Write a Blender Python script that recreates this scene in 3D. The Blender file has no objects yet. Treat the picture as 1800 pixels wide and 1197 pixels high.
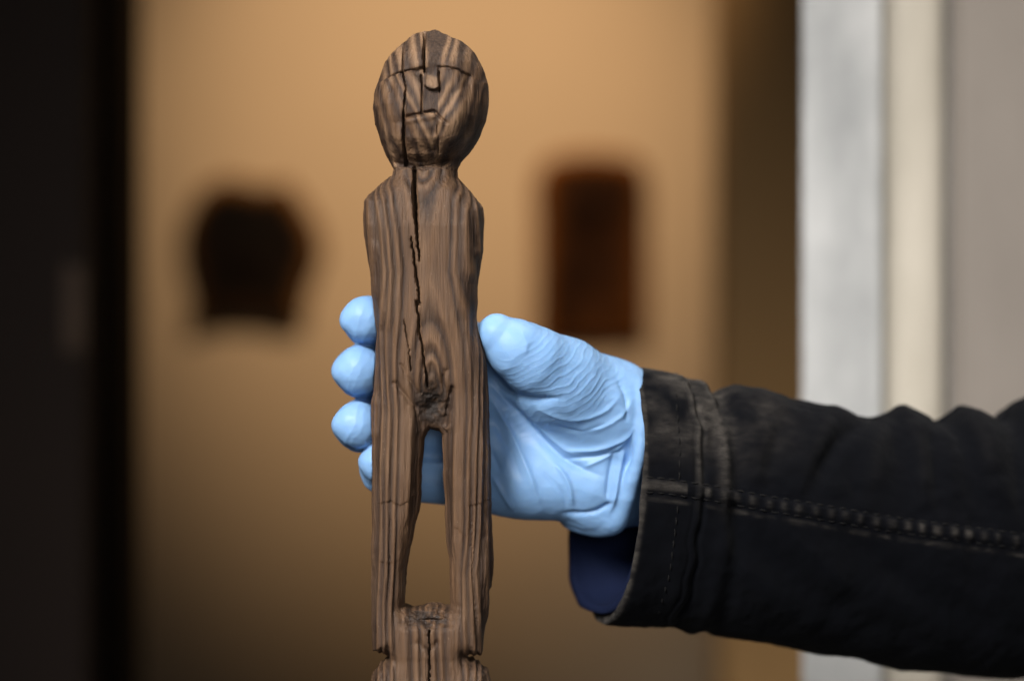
import bpy, math, random
import numpy as np
from mathutils import Vector

# ------------------------------------------------------------------ units
# Work in "u": one photograph pixel on the plane y=0 (the figurine). 1 u = 0.22 mm.
S = 0.00022
DC = 4250.0            # camera distance in u
W0, H0 = 900.0, 598.5
sc = bpy.context.scene
C = sc.collection

def P(px, py, y=0.0):
    k = (DC + y) / DC
    return np.array(((px - W0) * k, y, (H0 - py) * k))

# ------------------------------------------------------------------ camera
cam_d = bpy.data.cameras.new('camera')
cam_d.sensor_width = 36.0
cam_d.lens = 36.0 * DC / 1800.0
cam_d.clip_start = 0.02
cam_d.clip_end = 50
cam_d.dof.use_dof = True
cam_d.dof.focus_distance = (DC - 40) * S
cam_d.dof.aperture_fstop = 3.0
cam = bpy.data.objects.new('camera', cam_d)
cam.location = (0, -DC * S, 0)
cam.rotation_euler = (math.radians(90), 0, 0)
C.objects.link(cam)
sc.camera = cam

# ------------------------------------------------------------------ world and lamps
wd = bpy.data.worlds.new('World'); sc.world = wd; wd.use_nodes = True
bg = wd.node_tree.nodes['Background']
bg.inputs[0].default_value = (1.0, 0.93, 0.86, 1); bg.inputs[1].default_value = 0.05

def lamp(name, kind, loc, target, power, color, **kw):
    d = bpy.data.lights.new(name, kind); d.energy = power; d.color = color
    for k, v in kw.items(): setattr(d, k, v)
    o = bpy.data.objects.new(name, d); C.objects.link(o)
    o.location = loc
    o.rotation_euler = (Vector(target) - Vector(loc)).to_track_quat('-Z', 'Y').to_euler()
    return o
KEY = lamp('key_light', 'AREA', (-0.66, -1.05, 0.82), (-0.13, 0, 0.06), 3.5, (1.0, 0.985, 0.96), shape='RECTANGLE', size=0.75, size_y=0.75, spread=math.radians(36))
TOP = lamp('ceiling_light', 'AREA', (0.25, 0.02, 1.3), (0.05, 0.02, 0), 1.6, (1.0, 0.93, 0.84), shape='DISK', size=0.5, spread=math.radians(70))
SPOT = lamp('wall_spot', 'SPOT', (-0.06, 0.55, 0.90), (-0.06, 1.6, 0.225), 158, (1.0, 0.77, 0.52), spot_size=math.radians(41), spot_blend=1.0, shadow_soft_size=0.05)

PIER = lamp('pier_spot', 'SPOT', (0.44, -0.12, 0.95), (0.40, 0.27, -0.12), 30, (1.0, 0.95, 0.88), spot_size=math.radians(46), spot_blend=.8, shadow_soft_size=0.12)

FILL = lamp('fill_light', 'AREA', (0.10, -1.12, 0.10), (0.0, 0.02, -0.04), .17, (0.95, 0.97, 1.0), shape='DISK', size=0.3, spread=math.radians(46))

vs = sc.view_settings
vs.view_transform = 'Standard'; vs.look = 'None'; vs.exposure = 0.0; vs.gamma = 1.0
vs.use_curve_mapping = False

# ------------------------------------------------------------------ numpy helpers
def _h(ix, iy, iz, seed):
    h = (ix.astype(np.uint32) * np.uint32(374761393) + iy.astype(np.uint32) * np.uint32(668265263)
         + iz.astype(np.uint32) * np.uint32(2147483647) + np.uint32(seed * 1013 + 7) * np.uint32(1274126177))
    h = (h ^ (h >> np.uint32(13))) * np.uint32(1274126177)
    h ^= h >> np.uint32(16)
    h = h * np.uint32(2246822519); h ^= h >> np.uint32(15)
    return h.astype(np.float64) / 4294967295.0 * 2 - 1
def vnoise(x, y, z, seed=0):
    x = np.asarray(x, float); y = np.asarray(y, float) + 0 * x; z = np.asarray(z, float) + 0 * x
    ix, iy, iz = np.floor(x).astype(np.int64), np.floor(y).astype(np.int64), np.floor(z).astype(np.int64)
    fx, fy, fz = x - ix, y - iy, z - iz
    u, v, w = (f * f * f * (f * (f * 6 - 15) + 10) for f in (fx, fy, fz))
    r = 0
    for dx in (0, 1):
        for dy in (0, 1):
            for dz in (0, 1):
                wt = (u if dx else 1 - u) * (v if dy else 1 - v) * (w if dz else 1 - w)
                r = r + wt * _h(ix + dx, iy + dy, iz + dz, seed)
    return r
def fbm(x, y, z, seed=0, oct=3):
    r = 0; a = 1.0
    for o in range(oct):
        r = r + a * vnoise(x * 2 ** o, y * 2 ** o, z * 2 ** o, seed + o * 17); a *= 0.5
    return r
def cell(x, y, seed=0):
    """F1 distance to jittered points (2D)"""
    ix, iy = np.floor(x).astype(np.int64), np.floor(y).astype(np.int64)
    best = np.full(np.shape(x), 9.0)
    for dx in (-1, 0, 1):
        for dy in (-1, 0, 1):
            jx = ix + dx; jy = iy + dy
            a = _h(jx, jy, jx * 0, seed) * .5 + .5; b = _h(jx, jy, jx * 0, seed + 5) * .5 + .5
            best = np.minimum(best, (jx + a - x) ** 2 + (jy + b - y) ** 2)
    return np.sqrt(best)
def sstep(a, b, x):
    t = np.clip((x - a) / (b - a), 0, 1); return t * t * (3 - 2 * t)
def poly_sdf(X, Z, loops):
    d = np.full(X.shape, 1e9); ins = np.zeros(X.shape, bool)
    for L in loops:
        n = len(L)
        for i in range(n):
            ax, az = L[i]; bx, bz = L[(i + 1) % n]
            ex, ez = bx - ax, bz - az; wx, wz = X - ax, Z - az
            t = np.clip((wx * ex + wz * ez) / (ex * ex + ez * ez + 1e-9), 0, 1)
            d = np.minimum(d, (wx - ex * t) ** 2 + (wz - ez * t) ** 2)
            c = (az > Z) != (bz > Z)
            ins ^= c & (X < ax + ex * (Z - az) / (ez if abs(ez) > 1e-9 else 1e-9))
    d = np.sqrt(d)
    return np.where(ins, -d, d)
def line_dist(X, Z, pts):
    """distance to polyline and parameter 0..1 along it"""
    seg = [math.dist(pts[i], pts[i + 1]) for i in range(len(pts) - 1)]
    tot = sum(seg); acc = 0
    best = np.full(np.shape(X), 1e9); par = np.zeros(np.shape(X))
    for i in range(len(seg)):
        ax, az = pts[i]; bx, bz = pts[i + 1]; ex, ez = bx - ax, bz - az
        t = np.clip(((X - ax) * ex + (Z - az) * ez) / (ex * ex + ez * ez), 0, 1)
        d = np.hypot(X - ax - ex * t, Z - az - ez * t)
        m = d < best
        best = np.where(m, d, best); par = np.where(m, (acc + t * seg[i]) / tot, par)
        acc += seg[i]
    return best, par
def smooth_line(pts, n=6):
    """Catmull-Rom through the points"""
    p = [np.array(q, float) for q in pts]; p = [2 * p[0] - p[1]] + p + [2 * p[-1] - p[-2]]
    out = []
    for i in range(1, len(p) - 2):
        for k in range(n):
            t = k / n
            out.append(0.5 * ((2 * p[i]) + (-p[i - 1] + p[i + 1]) * t + (2 * p[i - 1] - 5 * p[i] + 4 * p[i + 1] - p[i + 2]) * t * t
                              + (-p[i - 1] + 3 * p[i] - 3 * p[i + 1] + p[i + 2]) * t ** 3))
    out.append(p[-2])
    return [tuple(q) for q in out]
def smin(a, b, k):
    h = np.maximum(k - np.abs(a - b), 0) / k
    return np.minimum(a, b) - h * h * k * 0.25
def smax(a, b, k): return -smin(-a, -b, k)

def surface_nets(f, xs, ys, zs):
    s = f < 0
    nx, ny, nz = f.shape
    cnt = np.zeros((nx - 1, ny - 1, nz - 1), np.uint8)
    for dx in (0, 1):
        for dy in (0, 1):
            for dz in (0, 1):
                cnt += s[dx:nx - 1 + dx, dy:ny - 1 + dy, dz:nz - 1 + dz]
    act = (cnt > 0) & (cnt < 8)
    ci, cj, ck = np.nonzero(act)
    idx = np.full(act.shape, -1, np.int64); idx[ci, cj, ck] = np.arange(len(ci))
    pos = np.zeros((len(ci), 3)); num = np.zeros(len(ci))
    corners = [(a, b, c) for a in (0, 1) for b in (0, 1) for c in (0, 1)]
    val = {c: f[ci + c[0], cj + c[1], ck + c[2]].astype(float) for c in corners}
    for a in corners:
        for ax in range(3):
            if a[ax]: continue
            b = list(a); b[ax] = 1; b = tuple(b)
            va, vb = val[a], val[b]
            m = (va < 0) != (vb < 0)
            t = np.where(m, va / np.where(m, va - vb, 1), 0)
            for q in range(3):
                pos[:, q] += np.where(m, a[q] + (t if q == ax else 0), 0)
            num += m
    pos /= num[:, None]
    hx, hy, hz = xs[1] - xs[0], ys[1] - ys[0], zs[1] - zs[0]
    V = np.stack([xs[0] + (ci + pos[:, 0]) * hx, ys[0] + (cj + pos[:, 1]) * hy, zs[0] + (ck + pos[:, 2]) * hz], 1)
    F = []
    # x edges
    for ax in range(3):
        sl0 = [slice(None)] * 3; sl1 = [slice(None)] * 3
        sl0[ax] = slice(0, -1); sl1[ax] = slice(1, None)
        o = [q for q in range(3) if q != ax]
        for q in o:
            sl0[q] = slice(1, -1); sl1[q] = slice(1, -1)
        A = s[tuple(sl0)]; B = s[tuple(sl1)]
        for flip in (False, True):
            m = (A & ~B) if not flip else (~A & B)
            ii = list(np.nonzero(m))
            base = [ii[0], ii[1], ii[2]]
            def at(d1, d2):
                c = [base[0], base[1], base[2]]
                c[o[0]] = c[o[0]] + d1; c[o[1]] = c[o[1]] + d2
                return idx[c[0], c[1], c[2]]
            q = np.stack([at(0, 0), at(1, 0), at(1, 1), at(0, 1)], 1)
            if flip != (ax == 1): q = q[:, ::-1]
            F.append(q)
    return V, np.concatenate(F)

def vnormals(V, F):
    a, b, c, d = (V[F[:, i]] for i in range(4))
    n = np.cross(c - a, d - b)
    N = np.zeros_like(V)
    for i in range(4):
        for q in range(3):
            N[:, q] += np.bincount(F[:, i], n[:, q], len(V))
    return N / (np.linalg.norm(N, axis=1)[:, None] + 1e-12)
def relax(V, F, it=1, lam=0.5):
    e = np.concatenate([F[:, [0, 1]], F[:, [1, 2]], F[:, [2, 3]], F[:, [3, 0]]])
    deg = np.bincount(e[:, 0], minlength=len(V)) + np.bincount(e[:, 1], minlength=len(V))
    for _ in range(it):
        A = np.zeros_like(V)
        for q in range(3):
            A[:, q] = np.bincount(e[:, 0], V[e[:, 1], q], len(V)) + np.bincount(e[:, 1], V[e[:, 0], q], len(V))
        V = V + lam * (A / np.maximum(deg, 1)[:, None] - V)
    return V

def make_mesh(name, V, F, mat, parent=None, origin=(0, 0, 0), normals=None, attrs=None):
    """V in u; F (n,4); origin in u. One mesh object."""
    V = (np.asarray(V) - np.asarray(origin)) * S
    F = np.asarray(F)
    me = bpy.data.meshes.new(name)
    k = F.shape[1]
    me.vertices.add(len(V)); me.vertices.foreach_set('co', V.astype(np.float32).ravel())
    me.loops.add(F.size); me.loops.foreach_set('vertex_index', F.astype(np.int32).ravel())
    me.polygons.add(len(F)); me.polygons.foreach_set('loop_start', np.arange(0, F.size, k, dtype=np.int32))
    me.polygons.foreach_set('loop_total', np.full(len(F), k, np.int32))
    me.update(calc_edges=True)
    me.polygons.foreach_set('use_smooth', np.ones(len(F), bool))
    if attrs:
        for an, av in attrs.items():
            a = me.attributes.new(an, 'FLOAT', 'POINT'); a.data.foreach_set('value', np.asarray(av, np.float32))
    if normals is not None:
        me.normals_split_custom_set_from_vertices([tuple(n) for n in normals])
    me.materials.append(mat)
    me.validate()
    o = bpy.data.objects.new(name, me); C.objects.link(o)
    if parent is not None: o.parent = parent
    return o
def split_mesh(V, F, lab, names, mat, parents, origin, N, attrs):
    out = {}
    for li, nm in names:
        f = F[lab == li]
        if len(f) == 0: continue
        used, inv = np.unique(f, return_inverse=True)
        out[li] = make_mesh(nm, V[used], inv.reshape(f.shape), mat, parents(li, out), origin, N[used], {k: v[used] for k, v in attrs.items()})
    return out
def empty(name, loc_u, label, cat, group=None):
    o = bpy.data.objects.new(name, None); C.objects.link(o)
    o.location = Vector(loc_u) * S; o.empty_display_size = 0.01
    o['label'] = label; o['category'] = cat
    if group: o['group'] = group
    return o

# ------------------------------------------------------------------ materials
class NT:
    def __init__(self, name):
        self.m = bpy.data.materials.new(name); self.m.use_nodes = True
        self.t = self.m.node_tree; self.b = self.t.nodes['Principled BSDF']
    def n(self, kind, **kw):
        x = self.t.nodes.new(kind)
        for k, v in kw.items():
            if k.startswith('i_'): x.inputs[k[2:].replace('_', ' ')].default_value = v
            else: setattr(x, k, v)
        return x
    def l(self, a, b): self.t.links.new(a, b)
    def coord(self, scale, kind='Object'):
        tc = self.n('ShaderNodeTexCoord'); mp = self.n('ShaderNodeMapping')
        mp.inputs['Scale'].default_value = scale; self.l(tc.outputs[kind], mp.inputs[0]); return mp.outputs[0]
    def noise(self, vec, scale, detail=4, rough=.55, dist=0):
        x = self.n('ShaderNodeTexNoise'); x.inputs['Scale'].default_value = scale; x.inputs['Detail'].default_value = detail
        x.inputs['Roughness'].default_value = rough; x.inputs['Distortion'].default_value = dist
        if vec is not None: self.l(vec, x.inputs['Vector'])
        return x.outputs['Fac']
    def ramp(self, fac, stops, interp='LINEAR'):
        r = self.n('ShaderNodeValToRGB'); r.color_ramp.interpolation = interp
        e = r.color_ramp.elements
        while len(e) < len(stops): e.new(0.5)
        for x, (p, c) in zip(e, stops):
            x.position = p; x.color = (*c, 1) if len(c) == 3 else c
        self.l(fac, r.inputs[0]); return r.outputs[0]
    def mix(self, fac, a, b, mode='MIX'):
        x = self.n('ShaderNodeMix', data_type='RGBA', blend_type=mode)
        for s, v in ((x.inputs[0], fac), (x.inputs[6], a), (x.inputs[7], b)):
            if isinstance(v, (int, float)): s.default_value = v
            elif isinstance(v, tuple): s.default_value = (*v, 1)
            else: self.l(v, s)
        return x.outputs[2]
    def math(self, op, a, b=0.0):
        x = self.n('ShaderNodeMath', operation=op)
        for s, v in ((x.inputs[0], a), (x.inputs[1], b)):
            if isinstance(v, (int, float)): s.default_value = v
            else: self.l(v, s)
        return x.outputs[0]
    def attr(self, name):
        a = self.n('ShaderNodeAttribute'); a.attribute_name = name; return a.outputs['Fac']
    def bump(self, h, strength, dist):
        b = self.n('ShaderNodeBump'); b.inputs['Strength'].default_value = strength; b.inputs['Distance'].default_value = dist
        self.l(h, b.inputs['Height']); self.l(b.outputs[0], self.b.inputs['Normal'])
    def set(self, col=None, rough=None, **kw):
        if col is not None:
            if isinstance(col, tuple): self.b.inputs['Base Color'].default_value = (*col, 1)
            else: self.l(col, self.b.inputs['Base Color'])
        if rough is not None:
            if isinstance(rough, (int, float)): self.b.inputs['Roughness'].default_value = rough
            else: self.l(rough, self.b.inputs['Roughness'])
        for k, v in kw.items(): self.b.inputs[k.replace('_', ' ')].default_value = v
        return self.m

def mat_old_wood():
    t = NT('old_carved_wood')
    ring = t.attr('ring'); dark_tone = t.attr('dark_tone')
    fine = t.noise(t.coord((1250, 1250, 75)), 1.0, 5, .65)
    streak = t.noise(t.coord((560, 560, 22)), 1.0, 4, .6)
    blot = t.noise(t.coord((55, 55, 30)), 1.0, 4, .6, .4)
    fr = t.math('FRACT', t.math('ADD', ring, t.math('MULTIPLY', t.math('SUBTRACT', fine, .5), .42)))
    col = t.ramp(fr, [(0.0, (.018, .009, .006)), (.09, (.030, .015, .009)), (.28, (.062, .032, .017)), (.58, (.165, .088, .044)), (.82, (.090, .047, .024)), (.92, (.045, .023, .013)), (1.0, (.018, .009, .006))])
    col = t.mix(t.math('MULTIPLY', t.ramp(streak, [(.38, (0, 0, 0)), (.62, (1, 1, 1))]), .5), col, (.072, .040, .024))
    col = t.mix(t.math('MULTIPLY', t.ramp(blot, [(.42, (0, 0, 0)), (.68, (1, 1, 1))]), .30), col, (.080, .046, .028))
    col = t.mix(t.math('MULTIPLY', t.ramp(fine, [(.5, (0, 0, 0)), (.75, (1, 1, 1))]), .2), col, (.22, .135, .078))
    pale = t.attr('pale')
    pf = t.math('MULTIPLY', pale, t.math('ADD', .35, t.math('MULTIPLY', streak, .9)))
    col = t.mix(pf, col, (.34, .205, .115))
    col = t.mix(dark_tone, col, (.018, .012, .009))
    sp = t.noise(t.coord((1500, 1500, 900)), 1.0, 2, .5)
    col = t.mix(t.math('MULTIPLY', t.ramp(sp, [(.70, (0, 0, 0)), (.76, (1, 1, 1))]), .4), col, (.30, .21, .14))
    h = t.math('ADD', t.math('MULTIPLY', fine, .6), t.math('MULTIPLY', streak, .8))
    t.bump(h, .9, .0009)
    return t.set(col, t.ramp(blot, [(.3, (.5,) * 3), (.7, (.7,) * 3)]), Specular_IOR_Level=.35)
def mat_glove():
    t = NT('nitrile_glove')
    a = t.noise(t.coord((60, 60, 60)), 1.0, 3)
    b = t.noise(t.coord((1500, 1500, 1500)), 1.0, 2)
    c = t.noise(t.coord((260, 260, 260)), 1.0, 4, .6, .8)
    col = t.mix(a, (.205, .380, .655), (.240, .420, .70))
    t.bump(t.math('ADD', t.math('MULTIPLY', b, .15), t.math('MULTIPLY', c, .5)), .18, .0010)
    t.set(col, t.ramp(a, [(.3, (.38,) * 3), (.7, (.56,) * 3)]), Specular_IOR_Level=.36)
    t.b.inputs['Subsurface Weight'].default_value = .12
    t.b.inputs['Subsurface Radius'].default_value = (.3, .6, 1.0)
    t.b.inputs['Subsurface Scale'].default_value = .003
    return t.m
def mat_denim():
    t = NT('black_denim')
    wear_toplight = t.attr('wear_toplight')
    n1 = t.noise(t.coord((30, 30, 30)), 1.0, 5, .6)
    tw = t.n('ShaderNodeTexWave', wave_type='BANDS', bands_direction='DIAGONAL')
    tw.inputs['Scale'].default_value = 900; tw.inputs['Distortion'].default_value = 1.2; tw.inputs['Detail'].default_value = 1
    t.l(t.coord((1, 1, 1)), tw.inputs[0])
    fz = t.noise(t.coord((2200, 2200, 2200)), 1.0, 2)
    w = t.math('MULTIPLY', wear_toplight, t.math('ADD', t.math('MULTIPLY', n1, 1.1), .3))
    ab = t.noise(t.coord((140, 140, 420)), 1.0, 4, .65)
    w = t.math('MULTIPLY', w, t.math('ADD', t.math('MULTIPLY', fz, .8), .6))
    w = t.math('MULTIPLY', w, t.ramp(ab, [(.35, (.35,) * 3), (.65, (1.2,) * 3)]))
    col = t.mix(w, (.0028, .0031, .0045), (.13, .114, .098))
    t.bump(t.math('ADD', tw.outputs['Fac'], t.math('MULTIPLY', fz, .8)), .35, .0004)
    t.set(col, .9, Specular_IOR_Level=.05)
    t.b.inputs['Sheen Weight'].default_value = .015
    return t.m
def mat_navy():
    t = NT('navy_knit')
    fz = t.noise(t.coord((1800, 1800, 500)), 1.0, 2)
    col = t.mix(fz, (.003, .006, .022), (.006, .011, .038))
    t.bump(fz, .3, .0004)
    return t.set(col, .85, Specular_IOR_Level=.15)
def mat_thread():
    t = NT('black_thread')
    return t.set(t.mix(t.noise(t.coord((900,) * 3), 1), (.006, .006, .007), (.018, .017, .016)), .9, Specular_IOR_Level=.05)
def mat_plain(name, c1, c2, scale, rough, bump=.1, bd=.002):
    t = NT(name)
    n = t.noise(t.coord(scale), 1.0, 5, .6)
    t.bump(n, bump, bd)
    return t.set(t.ramp(n, [(.3, c1), (.7, c2)]), rough, Specular_IOR_Level=.15)
M_WOOD = mat_old_wood(); M_GLOVE = mat_glove(); M_DENIM = mat_denim(); M_NAVY = mat_navy(); M_THREAD = mat_thread()
M_WALL = mat_plain('tan_wall_paint', (.225, .162, .102), (.25, .18, .114), (3, 3, 3), .9)
M_JAMB = mat_plain('brown_wood_frame', (.23, .13, .05), (.30, .17, .066), (9, 9, 1.5), .6)
M_DARK = mat_plain('dark_door_paint', (.002, .0015, .0013), (.003, .0022, .002), (6, 6, 2), .8)
M_PLATE = mat_plain('dull_brass', (.026, .014, .007), (.034, .019, .010), (40, 40, 40), .5)
M_PLASTER = mat_plain('white_plaster', (.31, .312, .31), (.52, .515, .505), (26, 26, 11), .85, .25, .004)
M_WARM_CAST = mat_plain('warm_cast_moulding', (.40, .36, .295), (.52, .47, .395), (26, 26, 8), .7, .25, .003)  # warm light on the moulding put into its colour as cream
M_BEIGE = mat_plain('beige_plaster', (.205, .178, .155), (.27, .236, .206), (12, 12, 4), .85, .25, .004)

for _m in (M_DARK,): _m.node_tree.nodes['Principled BSDF'].inputs['Specular IOR Level'].default_value = .05

# ------------------------------------------------------------------ setting
def box(name, x0, x1, y0, y1, z0, z1, mat, bevel=0.0, kind=True, parent=None, origin=(0, 0, 0)):
    V = np.array([(x, y, z) for x in (x0, x1) for y in (y0, y1) for z in (z0, z1)], float)
    F = np.array([(0, 1, 3, 2), (4, 6, 7, 5), (0, 4, 5, 1), (2, 3, 7, 6), (0, 2, 6, 4), (1, 5, 7, 3)])
    o = make_mesh(name, V, F, mat, parent, origin)
    for p in o.data.polygons: p.use_smooth = False
    if bevel:
        b = o.modifiers.new('bevel', 'BEVEL'); b.width = bevel * S; b.segments = 3
    if kind and parent is None: o['kind'] = 'structure'
    return o
m = 1 / S
YW = 1.6 * m
box('wall_back', -1.6 * m, 1.8 * m, YW, YW + .1 * m, -1.1 * m, 1.5 * m, M_WALL)
# dark doorway side on the left: jamb strip and the edge of a dark door in front of it
yj = 0.80 * m
xj = P(205, 0, yj)[0]
box('door_jamb_left', xj - 80 * (1 + yj / DC), xj, yj, yj + .12 * m, -1.1 * m, 1.5 * m, M_DARK, 8)
yd = 0.66 * m
xd = P(152, 0, yd)[0]
M_DOOR = mat_plain('dark_brown_door', (.006, .0034, .0024), (.010, .0056, .0038), (6, 6, 2), .85)
door = box('door_left', xd - .75 * m, xd, yd, yd + .045 * m, -1.1 * m, 1.5 * m, M_DOOR, 8)
a = P(112, 468, yd); b = P(150, 618, yd)
box('strike_plate', a[0], b[0], yd - 8, yd - .5, b[2], a[2], M_PLATE, 2, parent=door)
# brown jamb at the right of the opening
yr = 1.2 * m
box('door_jamb_right', P(1272, 0, yr)[0], P(1420, 0, yr)[0] + .5 * m, yr, yr + .12 * m, -1.1 * m, 1.5 * m, M_JAMB, 10)

def prism(name, pts, mat, z0=-1.1 * m, z1=1.5 * m, nz=2, parent=None):
    n = len(pts); V = []; F = []
    for k in range(nz):
        z = z0 + (z1 - z0) * k / (nz - 1)
        V += [(x, y, z) for x, y in pts]
    for k in range(nz - 1):
        for i in range(n):
            j = (i + 1) % n
            F.append((k * n + i, k * n + j, (k + 1) * n + j, (k + 1) * n + i))
    o = make_mesh(name, V, F, mat, parent)
    for p in o.data.polygons: p.use_smooth = False
    return o
# white plaster pier with moulding, right
yp = 0.27 * m
kx = lambda px, y=yp: P(px, 0, y)[0]
pier = prism('wall_right', [(kx(1409), yp), (P(1440, 0, yp + .16 * m)[0], yp + .16 * m), (kx(2600), yp + .16 * m), (kx(2600), yp + 40), (kx(1552), yp + 40), (kx(1552), yp)][::-1], M_PLASTER)
pier['kind'] = 'structure'
b_ = pier.modifiers.new('bevel', 'BEVEL'); b_.width = 10 * S; b_.segments = 3
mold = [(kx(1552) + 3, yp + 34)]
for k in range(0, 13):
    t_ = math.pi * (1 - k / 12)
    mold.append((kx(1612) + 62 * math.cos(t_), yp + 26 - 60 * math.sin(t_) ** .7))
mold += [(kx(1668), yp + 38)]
mo = prism('door_moulding', mold, M_WARM_CAST, parent=pier)
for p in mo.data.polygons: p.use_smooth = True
beige = prism('wall_panel', [(kx(1674), yp + 34), (kx(1690), yp + 4), (kx(2600), yp + 30), (kx(2600), yp + 38), (kx(1674), yp + 38)], M_BEIGE, parent=pier)

# ------------------------------------------------------------------ wooden figurine
OUT = [(746, 55), (766, 53), (785, 61), (814, 74), (833, 92), (848, 120), (857, 151), (859, 185), (855, 214), (843, 243), (824, 269), (809, 285),
       (804, 300), (804, 313), (826, 338), (848, 366), (850, 380), (848, 444), (838, 502), (837, 560), (843, 590), (851, 620), (857, 695), (861, 771), (861, 830),
       (864, 916), (866, 982), (860, 1065), (853, 1098), (849, 1147), (819, 1148), (822, 1154), (832, 1157), (857, 1176), (863, 1197), (860, 1290), (835, 1400), (800, 1470), (755, 1490), (715, 1470), (675, 1400),
       (655, 1290), (655, 1197), (657, 1181), (664, 1168), (682, 1153), (679, 1146), (656, 1142), (655, 966), (656, 818), (656, 770), (654, 708), (658, 683), (661, 633), (665, 583), (658, 532), (655, 514),
       (646, 444), (641, 397), (642, 352), (648, 345), (669, 327), (690, 308), (693, 298), (688, 290), (678, 272), (669, 248), (661, 219), (656, 190), (658, 166),
       (667, 139), (678, 110), (690, 93), (710, 74), (727, 61)]
HOLE = [(750, 759), (755, 753), (773, 755), (780, 762), (780, 800), (784, 883), (786, 949), (791, 982), (794, 1059), (792, 1066), (770, 1061), (756, 1060), (726, 1065), (711, 1061), (714, 999), (719, 966), (733, 906), (739, 866), (741, 815), (744, 771)]
cyc = lambda L: [(x - W0, H0 - z) for x, z in L]
FZ = [40, 60, 85, 120, 160, 210, 250, 276, 290, 300, 312, 340, 400, 480, 560, 640, 690, 740, 850, 950, 1060, 1135, 1146, 1154, 1180, 1210, 1500]
FF = [20, 40, 68, 82, 88, 92, 90, 76, 56, 44, 46, 58, 68, 70, 71, 68, 66, 68, 68, 64, 62, 66, 66, 65, 66, 70, 70]
FB = [20, 40, 66, 78, 84, 86, 80, 70, 58, 50, 52, 60, 66, 70, 72, 72, 72, 72, 70, 66, 64, 68, 60, 50, 62, 70, 70]
RZ = [40, 270, 300, 330, 700, 760, 1500]; RV = [62, 62, 50, 44, 44, 36, 36]
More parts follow.
